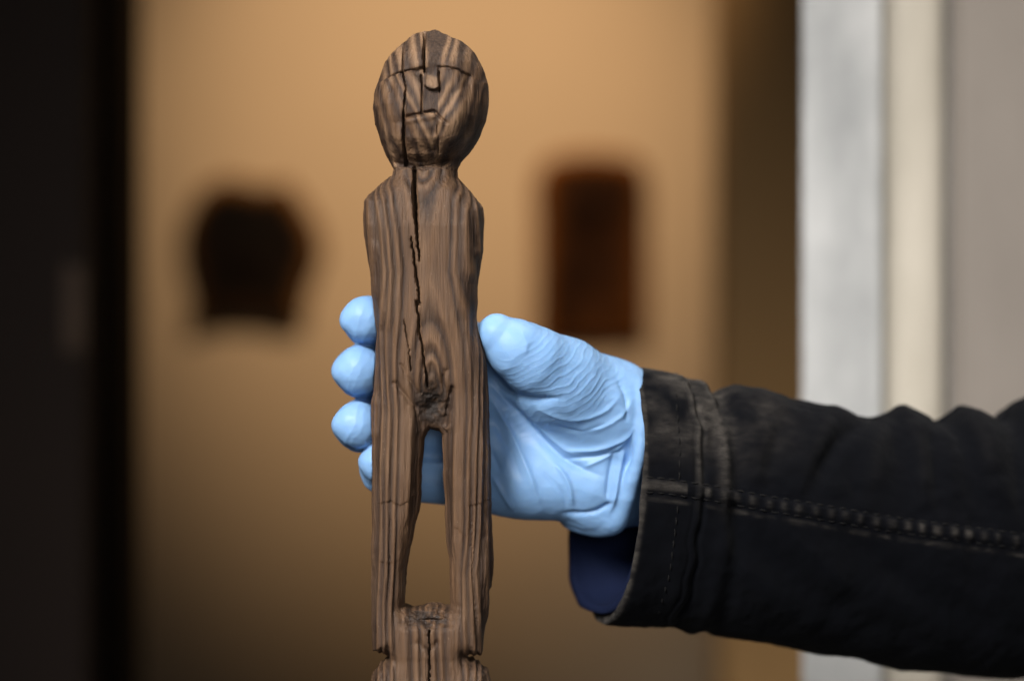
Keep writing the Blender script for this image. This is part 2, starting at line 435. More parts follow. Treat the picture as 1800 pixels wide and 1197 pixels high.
def fig_maps(xs, zs, detail):
    X, Z = np.meshgrid(xs, zs, indexing='ij')
    px, py = X + W0, H0 - Z
    wob = 1.6 * fbm(X / 40, Z / 40, 0.3, 3, 3) if detail else 0
    d2 = poly_sdf(X, Z, [cyc(OUT), cyc(HOLE)]) + wob
    Ff = np.interp(py, FZ, FF); Fb = np.interp(py, FZ, FB); R = np.interp(py, [40, 270, 300, 330, 700, 760, 1500], RV)
    if detail:
        # knife facets
        head = 1 - sstep(285, 300, py)
        Ff = Ff - 4 * cell(X / 50 + 3, Z / 110, 11) ** 2 * (0.6 - .6 * head) - 9 * head * cell(X / 42 + 1.3, Z / 46, 13) ** 2 + 1.5 * vnoise(X / 60, Z / 140, 1.7, 9)
        Ff = Ff - head * (.5 * np.maximum(0, 703 - px) + .65 * np.maximum(0, px - 808) + .35 * np.maximum(0, 100 - py) + .3 * np.maximum(0, py - 246))
        # face: plane under the brows cut back, nose left standing
        brow = np.interp(px, [660, 690, 705, 747, 773, 800, 825, 855], [152, 141, 136, 129, 128, 131, 139, 150])
        below = sstep(-1.5, 2.5, py - brow) * (1 - sstep(150, 222, py)) * sstep(682, 692, px) * (1 - sstep(824, 836, px))
        nx0 = np.interp(py, [120, 140, 155, 168], [747, 752, 750, 747]); nx1 = np.interp(py, [120, 140, 155, 168], [774, 772, 773, 776])
        nose = sstep(-1.4, 1.4, px - nx0) * (1 - sstep(-1.4, 1.4, px - nx1)) * (1 - sstep(-2, 2, py - np.interp(px, [748, 756, 766, 775], [159, 166, 168, 163])))
        nose_h = nose * np.interp(py, [120, 130, 146, 160, 167, 170], [0, 0, 4, 11, 13, 8])
        Ff = Ff - 6 * below * (1 - nose) + nose_h * .5
        for L in ([(684, 144), (692, 140), (705, 136), (726, 132), (748, 129)], [(773, 127), (790, 128), (806, 132), (826, 140)]):
            d, t = line_dist(px, py, L); Ff = Ff - 6 * np.exp(-(d / 2.0) ** 2)
        d, t = line_dist(px, py, [(710, 218), (722, 212), (745, 208), (765, 204), (775, 214), (791, 228)])
        Ff = Ff - 8 * np.exp(-(d / 2.2) ** 2) * np.clip(np.sin(np.pi * t) * 3, 0, 1)
        d, t = line_dist(px, py, [(716, 222), (745, 216), (768, 213), (782, 224)])
        Ff = Ff + 3 * np.exp(-(d / 5) ** 2)
        d, t = line_dist(px, py, [(726, 243), (748, 248), (772, 241)]); Ff = Ff - 2.5 * np.exp(-(d / 9) ** 2)
        d, t = line_dist(px, py, [(684, 280), (705, 292), (740, 297), (775, 292), (806, 280)]); Ff = Ff - 9 * np.exp(-(d / 4) ** 2)
        d, t = line_dist(px, py, [(675, 250), (690, 272), (715, 284), (750, 290)]); Ff = Ff - 4 * np.exp(-(d / 3) ** 2)
        d, t = line_dist(px, py, [(790, 282), (815, 262), (838, 236)]); Ff = Ff - 9 * np.exp(-(d / 13) ** 2)
        # shoulders: cut back facets
        d, t = line_dist(px, py, [(694, 312), (662, 345), (656, 420)]); Ff = Ff - 6 * np.exp(-(d / 12) ** 2)
        d, t = line_dist(px, py, [(806, 316), (838, 362), (842, 430)]); Ff = Ff - 8 * np.exp(-(d / 12) ** 2)
        # groin hollow and thigh lines
        rg = np.hypot((px - 762) / 1.0, (py - 722) / 1.25)
        Ff = Ff - 18 * np.exp(-(rg / 27) ** 2.6) - 8 * np.exp(-(rg / 42) ** 2)
        Ff = Ff - np.exp(-(rg / 32) ** 4) * 4 * (fbm(X / 11, Z / 9, .2, 41))
        for L, w, a in (([(697, 672), (712, 690), (730, 712), (742, 748)], 4, 6), ([(797, 682), (790, 705), (784, 745)], 4, 9), ([(708, 640), (722, 668), (738, 690)], 3, 3), ([(786, 650), (780, 672), (790, 690)], 4, 4)):
            d, t = line_dist(px, py, L); Ff = Ff - a * np.exp(-(d / w) ** 2)
        # knife stop cuts on the legs
        for L, s_ in (([(664, 882), (690, 876), (706, 884), (732, 868)], 2), ([(826, 884), (846, 880), (862, 872)], 2), ([(790, 918), (806, 924), (820, 940)], 1.2), ([(665, 980), (690, 984), (712, 976)], 1.0)):
            d, t = line_dist(px, py, L); yy = np.interp(px, [q[0] for q in L], [q[1] for q in L])
            inx = sstep(L[0][0] - 3, L[0][0] + 3, px) * (1 - sstep(L[-1][0] - 3, L[-1][0] + 3, px))
            Ff = Ff - inx * s_ * np.where(py > yy, np.exp(-(py - yy) / 26), 0)
        # base: rough hollow top, small carved nick
        rb = np.exp(-(((px - 755) / 46) ** 4 + ((py - 1074) / 20) ** 4))
        Ff = Ff - rb * (15 + 7 * fbm(X / 15 + Z / 14, Z / 6, .7, 61, 4))
        d, t = line_dist(px, py, [(736, 1122), (757, 1138), (768, 1122)]); Ff = Ff - 3.5 * np.exp(-(d / 5) ** 2)
        # open cracks: (points, half width start, half width end, depth)
        cr = [([(746, 52), (748, 100), (749, 134)], 3.0, 2.6, 38), ([(710, 72), (711, 135), (717, 165), (713, 205)], 1.3, 1.6, 14),
              ([(713, 203), (713, 250), (716, 294)], 2.4, 3.6, 34), ([(743, 139), (745, 175), (745, 208)], 1.4, 1.2, 14), ([(772, 226), (773, 276)], 1.1, 1.0, 6),
              ([(775, 134), (775, 172)], 1.1, 1.0, 8), 
              ([(730, 300), (731, 340), (733, 375)], 4.0, 4.4, 46), ([(733, 375), (736, 420), (740, 462)], 4.4, 1.6, 44),
              ([(726, 420), (731, 462), (737, 500), (741, 536)], 1.8, 2.6, 40),
              ([(735, 530), (741, 585), (748, 630), (754, 680)], 2.6, 1.6, 30), ([(713, 562), (722, 615), (725, 652)], 1.2, 1.4, 12), ([(757, 1100), (758, 1130), (756, 1190)], 1.8, 1.2, 18),
              ([(832, 900), (830, 1000), (838, 1090)], 1.2, 1.1, 3), ([(690, 900), (688, 1000), (684, 1090)], 1.1, 1.0, 2.5)]
        for L, w0, w1, dep in cr:
            jag = (0.9 * vnoise(X * 0 + 1, Z / 6, 0 * X, 77) + .7 * vnoise(X * 0 + 1, Z / 2.5, 0 * X, 78)) * np.interp(py, [295, 340, 420], [.15, .3, 1])
            d, t = line_dist(px + jag, py, L)
            w = (w0 + (w1 - w0) * t) * np.interp(py, [290, 300], [.66, .8])
            endt = np.clip(np.minimum(t, 1 - t) * 14 + .25, 0, 1)
            Ff = Ff - dep * np.clip(1.5 - d / w, 0, 1) ** .8 * endt
    return X, Z, d2, np.maximum(Ff, 6), Fb, R
def fig_field(xs, ys, zs, detail=True):
    X, Z, d2, Ff, Fb, R = fig_maps(xs, zs, detail)
    a = np.maximum(0, 1 + d2 / R).astype(np.float32)
    Y = ys[None, :, None].astype(np.float32)
    pw = np.interp(H0 - Z, [280, 330], [2.1, 2.6]).astype(np.float32)[:, None, :]
    Fq = np.where(Y < 0, Ff.astype(np.float32)[:, None, :], Fb.astype(np.float32)[:, None, :])
    b = np.abs(Y) / Fq
    r = (a[:, None, :] ** pw + b ** pw) ** (1 / pw)
    f = (r - 1) * np.minimum(R.astype(np.float32)[:, None, :], Fq)
    return f
hv = 1.7
xs = np.arange(632, 876, hv) - W0; zs = H0 - np.arange(1500, 40, -hv); ys = np.arange(-112, 100, hv)
f = fig_field(xs, ys, zs)
V, F = surface_nets(f, xs, ys, zs); del f
V = relax(V, F, 1, .35)
N = vnormals(V, F)
px, py = V[:, 0] + W0, H0 - V[:, 2]
# growth rings: a leaning pith just behind the front face
x0 = np.interp(py, [50, 200, 300, 450, 600, 720, 1000, 1200], [764, 764, 750, 752, 760, 764, 752, 757]) + 3 * vnoise(py / 160, 0 * py, 0 * py, 5)
y0 = np.interp(py, [50, 60, 85, 120, 160, 210, 297, 302, 400, 480, 560, 640, 720, 900, 1060, 1130, 1300], [-40, -56, -86, -102, -107, -110, -106, -34, -38, -34, -44, -58, -66, -60, -34, -30, -30])
yv = np.maximum(V[:, 1], -np.interp(py, FZ, FF) - 3)
r = np.sqrt((px - x0) ** 2 + (np.interp(py, [1000, 1055], [1.25, .3]) * (yv - y0)) ** 2)
r += 3.2 * vnoise(V[:, 0] / 50, V[:, 1] / 50, V[:, 2] / 170, 21) + 1.0 * vnoise(V[:, 0] / 16, V[:, 1] / 16, V[:, 2] / 110, 22)
ring = r / np.where(py < 297, 23.0, 14.5) + 0.5 * vnoise(r / 34, 0 * r, 0 * r, 8) + 0.25 * vnoise(r / 11, 0 * r, 0 * r, 9) + .35
# head: stripes run straight up the brow and nest into U shapes under the cut of the eyes
hf = (py < 297) & (N[:, 1] < -.08)
brow_v = np.interp(px, [660, 690, 705, 747, 773, 800, 825, 855], [152, 141, 136, 129, 128, 131, 139, 150])
lowf = py > brow_v
offc = np.where(lowf, px - 762, (px - 766) * (1 + .0022 * (py - 128)))
off2 = offc + 4.5 * fbm(px / 34, py / 60, 0 * px + lowf, 12, 2) + 1.5 * vnoise(px / 3, py / 26, 0 * px, 16)
rh = np.where(lowf, np.hypot(off2, 9) + .42 * (py - 143) * (1 - .35 * sstep(30, 70, np.abs(off2))) + 2.0 * vnoise(px / 15, py / 25, 0 * px, 18), np.abs(off2))
phs = rh / 18.5 + .22 * vnoise(rh / 17, 0 * rh + lowf, 0 * rh + (px > 765), 19)
ring = np.where(hf, np.where((phs < .42) | (lowf & (np.abs(offc + 2) < 13) & (py < 207)), 1.08, .58 + phs), ring)
lit = (.5 + .5 * np.cos(2 * np.pi * phs)) * (phs > .42) * ~(lowf & (np.abs(offc + 2) < 13) & (py < 207))
pale = np.where(hf, .66 * lit ** 1.6 * sstep(-.75, .25, vnoise(px / 24, py / 45, 0 * px, 17)) * sstep(668, 690, px) * (1 - sstep(818, 836, px)), 0)
pale = pale + np.where(py > 297, .12 * sstep(.1, .8, vnoise(px / 20, py / 130, V[:, 1] / 30, 15)), 0)
pale = np.maximum(pale, np.where(hf, .65 * np.exp(-(((px - 762) / 11) ** 6 + ((py - 153 - .3 * (px - 762)) / 11) ** 6)), 0))
ridge = np.cos(2 * np.pi * (ring - .52))
fin = fbm(V[:, 0] / 4, V[:, 1] / 4, V[:, 2] / 60, 31, 2)
amp = np.interp(py, [280, 320, 640, 760], [.5, 1.4, 1.5, 1.7])
calm = np.exp(-(np.hypot(px - 761, (py - 712) / 1.3) / 33) ** 4) + np.exp(-(((px - 755) / 46) ** 4 + ((py - 1076) / 22) ** 4))
V = V + N * ((amp * ridge * (1 - .85 * np.clip(calm, 0, 1)) + .6 * fin)[:, None])
N = vnormals(V, F)
rg = np.hypot(px - 760, (py - 700) / 1.2)
dark_tone = 1.0 * np.exp(-(np.hypot(px - 760, (py - 704) / 1.55) / 29) ** 4) * np.clip(.95 + .4 * fbm(px / 9, py / 9, 0 * px, 44), 0, 1)  # dark knot at the groin
dark_tone = np.maximum(dark_tone, .8 * np.exp(-(((px - 752) / 42) ** 4 + ((py - 1079) / 18) ** 4)) * np.clip(.6 + fbm(px / 10, py / 6, 0 * px, 45), 0, 1))
dark_tone = np.maximum(dark_tone, .35 * np.exp(-(((px - 752) / 10) ** 2 + ((py - 1128) / 9) ** 2)))
dark_tone = np.maximum(dark_tone, .55 * np.exp(-(line_dist(px, py, [(735, 294), (790, 284), (822, 262), (842, 236)])[0] / 14) ** 2) * np.clip(.8 + .5 * fbm(px / 14, py / 14, 0 * px, 46), 0, 1))  # darker along the chin and right jaw
fc = V[F].mean(1); cx, cy = fc[:, 0] + W0, H0 - fc[:, 2]
lab = np.where(cy < 298, 0, np.where(cy < 752, 1, np.where(cy < 1062, np.where(cx < 765, 2, 3), 4)))
lab = np.where((cy > 1062) & (cy < 1146) & (cx < 704 - (cy - 1062) * .2), 2, lab)
lab = np.where((cy > 1062) & (cy < 1146) & (cx > 797 + (cy - 1062) * .2), 3, lab)
lab = np.where((lab == 1) & (cy > 690) & (cx < 712 + (cy - 690) * .52), 2, lab)
lab = np.where((lab == 1) & (cy > 690) & (cx > 797 - (cy - 690) * .25), 3, lab)
nz_ = (fc[:, 1] < -40) & (cx > 748.5) & (cx < 775.5) & (cy > 138) & (cy < 170)
lab = np.where(nz_, 5, lab)
base = (-143, 0, H0 - 1490)
fig = empty('wooden_figurine', base, 'weathered brown carved wooden human figure with cracked face held in gloved hand', 'figurine')
split_mesh(V, F, lab, [(0, 'head'), (1, 'torso'), (2, 'leg'), (3, 'leg'), (4, 'plinth'), (5, 'nose')], M_WOOD, lambda li, out: out[0] if li == 5 else fig, base, N, {'ring': ring, 'dark_tone': dark_tone, 'pale': pale})

# ------------------------------------------------------------------ gloved hand
person = empty('person', P(1085, 1092, 150), 'outstretched forearm in black denim sleeve and blue glove gripping the wooden figure', 'person')
PO = np.array(person.location) / S
hg = 2.0
gx = np.arange(560, 1200, hg) - W0; gy = np.arange(-70, 300, hg); gz = H0 - np.arange(985, 490, -hg)
G = np.full((len(gx), len(gy), len(gz)), 400.0, np.float32)
def cone(a, b, ra, rb, k, ysq=1.0, pad=None):
    """smooth-union a tapered capsule into G, only near it. a, b are (px,py,y)"""
    A = P(*a); B = P(*b); pad = max(ra, rb) + k + 12 if pad is None else pad
    lo = np.minimum(A, B) - pad; hi = np.maximum(A, B) + pad
    sl = []
    for g, l, h in ((gx, lo[0], hi[0]), (gy, lo[1], hi[1]), (gz, lo[2], hi[2])):
        i0 = max(0, int(np.searchsorted(g, l))); i1 = min(len(g), int(np.searchsorted(g, h)))
        sl.append(slice(i0, i1))
    sl = tuple(sl)
    X = gx[sl[0]][:, None, None]; Y = gy[sl[1]][None, :, None]; Z = gz[sl[2]][None, None, :]
    G[sl] = smin(G[sl], cone_d(X, Y, Z, A, B, ra, rb, ysq), k)
def cone_d(X, Y, Z, A, B, ra, rb, ysq=1.0):
    e = B - A; e2 = e * np.array((1, ysq, 1)); L2 = (e2 ** 2).sum()
    wx, wy, wz = X - A[0], (Y - A[1]) * ysq, Z - A[2]
    t = np.clip((wx * e2[0] + wy * e2[1] + wz * e2[2]) / (L2 + 1e-9), 0, 1)
    return np.sqrt((wx - e2[0] * t) ** 2 + (wy - e2[1] * t) ** 2 + (wz - e2[2] * t) ** 2) - (ra + (rb - ra) * t)
FING = {  # MCP, PIP, DIP, tip with radii
    0: [((885, 625, 140), 50), ((680, 580, 128), 46), ((650, 565, 70), 44), ((642, 561, 24), 41)],
    1: [((875, 705, 150), 50), ((672, 660, 132), 47), ((634, 653, 70), 45), ((630, 651, 22), 43)],
    2: [((872, 785, 148), 48), ((672, 748, 130), 46), ((634, 748, 68), 44), ((628, 746, 20), 41)],
    3: [((880, 852, 138), 46), ((705, 838, 122), 43), ((676, 828, 70), 41), ((672, 812, 26), 38)]}
# palm: metacarpals
WR = (1090, 790, 165)
for k_, (w, r0) in enumerate([((1085, 735, 160), 62), ((1085, 770, 168), 66), ((1085, 815, 165), 66), ((1080, 850, 155), 56)]):
    a = FING[k_][0][0]
    cone(w, a, r0, 52 if k_ < 3 else 50, 40)
cone((1070, 840, 140), (930, 845, 130), 66, 60, 50)       # heel below the little finger
cone((1075, 790, 165), (1290, 850, 215), 112, 120, 60, 1.5)   # wrist into the sleeve
cone((1060, 720, 120), (985, 672, 72), 92, 78, 50)        # thenar
THUMB = [((985, 668, 62), 74), ((938, 634, 20), 60), ((906, 613, 4), 51), ((874, 588, -4), 37)]
for i in range(3): cone(THUMB[i][0], THUMB[i + 1][0], THUMB[i][1], THUMB[i + 1][1], 26 if i == 0 else 12)
for k_ in range(4):
    c_ = FING[k_]
    FG = np.full_like(G[:1, :1, :1], 0)
    for i in range(3): cone(c_[i][0], c_[i + 1][0], c_[i][1], c_[i + 1][1], 9 if i else 22)
# cuff: flared skirt and rolled rim at the wrist
for a, b, ra, rb in (((1052, 715, 130), (1080, 716, 122), 66, 70), ((1060, 860, 135), (1050, 888, 140), 60, 46)):
    cone(a, b, ra, rb, 40)
rim = [(1092, 660, 118), (1112, 674, 84), (1127, 706, 58), (1131, 745, 50), (1125, 795, 50), (1112, 845, 62), (1098, 890, 84), (1080, 922, 108), (1052, 930, 130), (1018, 922, 150), (994, 908, 172), (1000, 890, 215)]
rim = smooth_line(rim, 3)
for i in range(len(rim) - 1): cone(rim[i], rim[i + 1], 7.5, 7.5, 16, pad=45)
cone((1075, 905, 110), (1010, 905, 150), 26, 16, 22)
# pressed against the wood: hollow the glove where the figurine is
ff = fig_field(gx, gy, gz, False)
G = np.maximum(G, -(ff - 1.5)); del ff
G[-1] = 5
V, F = surface_nets(G, gx, gy, gz)
V = relax(V, F, 3, .5); N = vnormals(V, F)
kk = DC / (DC + V[:, 1]); px = V[:, 0] * kk + W0; py = H0 - V[:, 2] * kk
front = np.clip(-N[:, 1] * 1.6 + .35, 0, 1)
def dist3(X, ck):
    return np.min([cone_d(V[:, 0], V[:, 1], V[:, 2], P(*ck[i][0]), P(*ck[i + 1][0]), ck[i][1], ck[i + 1][1]) for i in range(3)], axis=0)
disp = .8 * fbm(V[:, 0] / 34, V[:, 1] / 34, V[:, 2] / 34, 51)
# slack arcs across the thumb and the ball of the thumb
wp = 9 * fbm(px / 60, py / 60, V[:, 1] / 80, 52)
rr = np.hypot((px - 868) * .86, (py - 560) * 1.12) + wp
ang = np.arctan2(py - 560, px - 868)
ph = rr / 13.5 + .45 * vnoise(px / 70, py / 70, 0 * px, 54) + .12 * (rr / 60) ** 2
wav = (1 - np.abs(np.sin(np.pi * ph))) ** 2.8 - .2
env = sstep(52, 90, rr) * (1 - sstep(205, 262, rr)) * (.35 + .65 * sstep(-.5, .8, vnoise(px / 55, py / 40, 0 * px, 53)))
reg = sstep(-.05, .25, ang) * (1 - sstep(1.25, 1.6, ang))
disp += 1.25 * wav * env * reg * front
# traced folds: (points, width, height)
folds = [([(857, 668), (905, 722), (978, 796), (1020, 822), (1060, 838)], 6.5, -9.5), ([(862, 655), (905, 705), (978, 778), (1030, 808)], 6, 4.5),
         ([(860, 694), (892, 750), (925, 820), (952, 892)], 5, 6), ([(866, 735), (895, 790), (920, 850)], 6, -4),
         ([(972, 812), (998, 845), (1008, 892)], 4, 6), ([(864, 833), (884, 868), (904, 900)], 4, 5), ([(862, 790), (880, 830)], 5, -4),
         ([(866, 655), (890, 685), (930, 704), (985, 700)], 7, -13),
         ([(990, 792), (1050, 790), (1100, 770), (1118, 745)], 5, 6), ([(985, 806), (1050, 802), (1098, 790)], 4, -5),
         ([(1020, 825), (1070, 800), (1105, 772)], 3.5, 4), ([(1098, 780), (1088, 830), (1082, 870), (1070, 905)], 5, 7), ([(1080, 790), (1070, 840), (1066, 885)], 5, -6),
         ([(1000, 760), (1055, 752), (1095, 730), (1112, 700)], 5, 4), ([(960, 745), (1020, 758), (1075, 742)], 4, -4), ([(935, 715), (1000, 738), (1060, 725), (1095, 690)], 4.5, 3.5),
         ([(1085, 665), (1100, 700), (1102, 745)], 5, -5), ([(990, 902), (1040, 900), (1082, 880)], 4, -8), ([(915, 580), (926, 605), (920, 628)], 5, 1.6), ([(955, 830), (990, 870), (995, 900)], 5, -3)]
for L, w, a in folds:
    L = smooth_line(L); d, t = line_dist(px, py, L)
    disp += .8 * a * np.exp(-np.abs(d / (.95 * w)) ** 1.5) * np.clip(np.sin(np.pi * np.clip(t, .03, .97)) * 1.7, 0, 1) * front * (py > 515)
# finger ends: slack seams
for k_ in range(4):
    (tx, ty, _), _r = FING[k_][3]
    m_ = np.exp(-(((px - tx + 10) / 48) ** 4 + ((py - ty) / 46) ** 4)) * (px < 675)
    q = (px - tx) * .9 + .35 * (py - ty) + 5 * fbm(px / 25, py / 25, 0 * px + k_, 60 + k_)
    disp += m_ * (.55 * np.exp(-((q + 8) / 3.5) ** 2) + .4 * np.exp(-((q - 7) / 3) ** 2)) 
    disp += m_ * 1.0 * fbm(px / 26, py / 26, V[:, 1] / 26 + k_, 70 + k_, 2)
    # loose pointed tips at the free side
    disp += 5 * np.exp(-(((px - tx + 44) / 14) ** 2 + ((py - ty - 2) / 20) ** 2)) * (px < 665)
ct = np.exp(-((px - 1105) / 55) ** 2)
disp += ct * .5 * fbm(px / 30, py / 16, V[:, 1] / 30, 81)
V = V + N * disp[:, None]
V = relax(V, F, 1, .12)
N = vnormals(V, F)
dd = [dist3(V, FING[k_]) for k_ in range(4)] + [dist3(V, THUMB)]
best = np.argmin(dd, axis=0)
vl = np.zeros(len(V), int)
for k_ in range(4): vl[(best == k_) & (px < 845) ] = k_ + 1
vl[(best == 4) & (dd[4] < 9) & ((px - 985) * .86 + (py - 672) * .6 < 0) & (V[:, 1] < 120)] = 5
drim = np.min([cone_d(V[:, 0], V[:, 1], V[:, 2], P(*rim[i]), P(*rim[i + 1]), 9, 9) for i in range(len(rim) - 1)], axis=0)
vl[(drim < 6) & (px > 985) & (V[:, 1] < 190)] = 6
lab = vl[F[:, 0]]
def keep_largest(lab, F, li, to):
    sel = np.nonzero(lab == li)[0]; f = F[sel]
    comp = np.arange(F.max() + 1)
    for _ in range(4000):
        mn = comp[f].min(1); new = comp.copy()
        for i in range(4): np.minimum.at(new, f[:, i], mn)
        if np.array_equal(new, comp): break
        comp = new
    c = comp[f[:, 0]]; u, n = np.unique(c, return_counts=True)
    lab[sel[c != u[np.argmax(n)]]] = to
    return lab
for li in range(1, 7): lab = keep_largest(lab, F, li, 0)
split_mesh(V, F, lab, [(0, 'glove'), (1, 'finger'), (2, 'finger'), (3, 'finger'), (4, 'finger'), (5, 'thumb'), (6, 'cuff')], M_GLOVE,
           lambda li, out: person if li == 0 else out[0], PO, N, {})

# ------------------------------------------------------------------ sleeves
TH = math.radians(15)
def loft(name, T, B, depth, bulge, expo, mat, disp_fn, inner, far_cap, nv=360, step=2.6, y0=150, th=TH, thick=9, attrs_fn=None):
    """a cloth tube between a top outline and a bottom outline; returns object"""
    Ts = smooth_line(T, 8); Bs = smooth_line(B, 8)
    # resample over common parameter
    tp = np.array(Ts); bp = np.array(Bs)
    mid = (tp + bp) / 2
    s = np.concatenate([[0], np.cumsum(np.linalg.norm(np.diff(mid, axis=0), axis=1))])
    n = int(s[-1] / step)
    ss = np.linspace(0, s[-1], n)
    tp = np.stack([np.interp(ss, s, tp[:, q]) for q in (0, 1)], 1); bp = np.stack([np.interp(ss, s, bp[:, q]) for q in (0, 1)], 1)
    order = [(int(i), -1) for i in np.linspace(int(inner / step), 0, max(2, int(inner / step / 2)))] + [(0, -.5), (0, 0.3)] + [(i, 1) for i in range(n)]
    ph = np.linspace(0, 2 * np.pi, nv, endpoint=False)
    rows = []; U = []; PH = []; OUTF = []
    for i, sd in order:
        t, b = tp[i], bp[i]
        yc = y0 + (((t + b) / 2)[0] - 1085) * math.tan(th)
        A = P(t[0], t[1], yc); Bq = P(b[0], b[1], yc)
        c = (A + Bq) / 2; e1 = (A - Bq) / 2
        e2 = np.array((-math.sin(th) * bulge, math.cos(th), 0)) * depth * np.linalg.norm(e1)
        co = np.sign(np.cos(ph)) * np.abs(np.cos(ph)) ** expo; si = np.sign(np.sin(ph)) * np.abs(np.sin(ph)) ** expo
        if sd < 1:
            q = 1 - thick * (1 - sd) / 2 / np.linalg.norm(e1); co = co * q; si = si * q
        rows.append(c + co[:, None] * e1 + si[:, None] * e2)
        U.append(np.full(nv, ss[i])); PH.append(ph); OUTF.append(np.full(nv, sd))
    nr = len(rows)
    V = np.concatenate(rows); U = np.concatenate(U); PH = np.concatenate(PH); OUTF = np.concatenate(OUTF)
    i = np.arange(nr - 1)[:, None]; j = np.arange(nv)[None, :]; j2 = (j + 1) % nv
    F = np.stack([i * nv + j, i * nv + j2, (i + 1) * nv + j2, (i + 1) * nv + j], -1).reshape(-1, 4)
    F = F[:, ::-1]
    N = vnormals(V, F)
    if np.mean(np.sum(N[-nv * 5:] * (V[-nv * 5:] - V[-nv * 5:].mean(0)), 1)) < 0:
        F = F[:, ::-1]; N = -N
    kk = DC / (DC + V[:, 1]); px = V[:, 0] * kk + W0; py = H0 - V[:, 2] * kk
    d, at = disp_fn(V, N, px, py, U, PH, OUTF)
    V = V + N * d[:, None]
    if far_cap:
        c = V[-nv:].mean(0); k0 = len(V)
        V = np.vstack([V, c[None]]); last = (nr - 1) * nv
        cap = np.array([(last + q, last + (q + 1) % nv, k0, k0) for q in range(nv)])
    o = make_mesh(name, V[:nr * nv], F, mat, person, PO, None, at)
    return o, V, px, py
HEM_T = [(1100, 650), (1140, 655), (1180, 661), (1222, 671), (1250, 690), (1285, 683), (1340, 687), (1400, 700), (1470, 718), (1530, 734), (1580, 719), (1620, 728), (1648, 738), (1690, 719), (1730, 728), (1762, 735), (1800, 706), (1880, 690), (2000, 700), (2200, 690), (2450, 690)]
HEM_B = [(1060, 1090), (1105, 1095), (1150, 1100), (1196, 1106), (1235, 1112), (1280, 1120), (1340, 1130), (1400, 1142), (1470, 1153), (1530, 1164), (1580, 1173), (1620, 1179), (1650, 1183), (1690, 1187), (1730, 1189), (1765, 1190), (1800, 1191), (1880, 1198), (2000, 1215), (2200, 1240), (2450, 1270)]
SEAM = [(1118, 852), (1160, 853), (1208, 860), (1260, 868), (1350, 885), (1450, 901), (1560, 920), (1680, 936), (1800, 952), (2000, 985), (2400, 1040)]
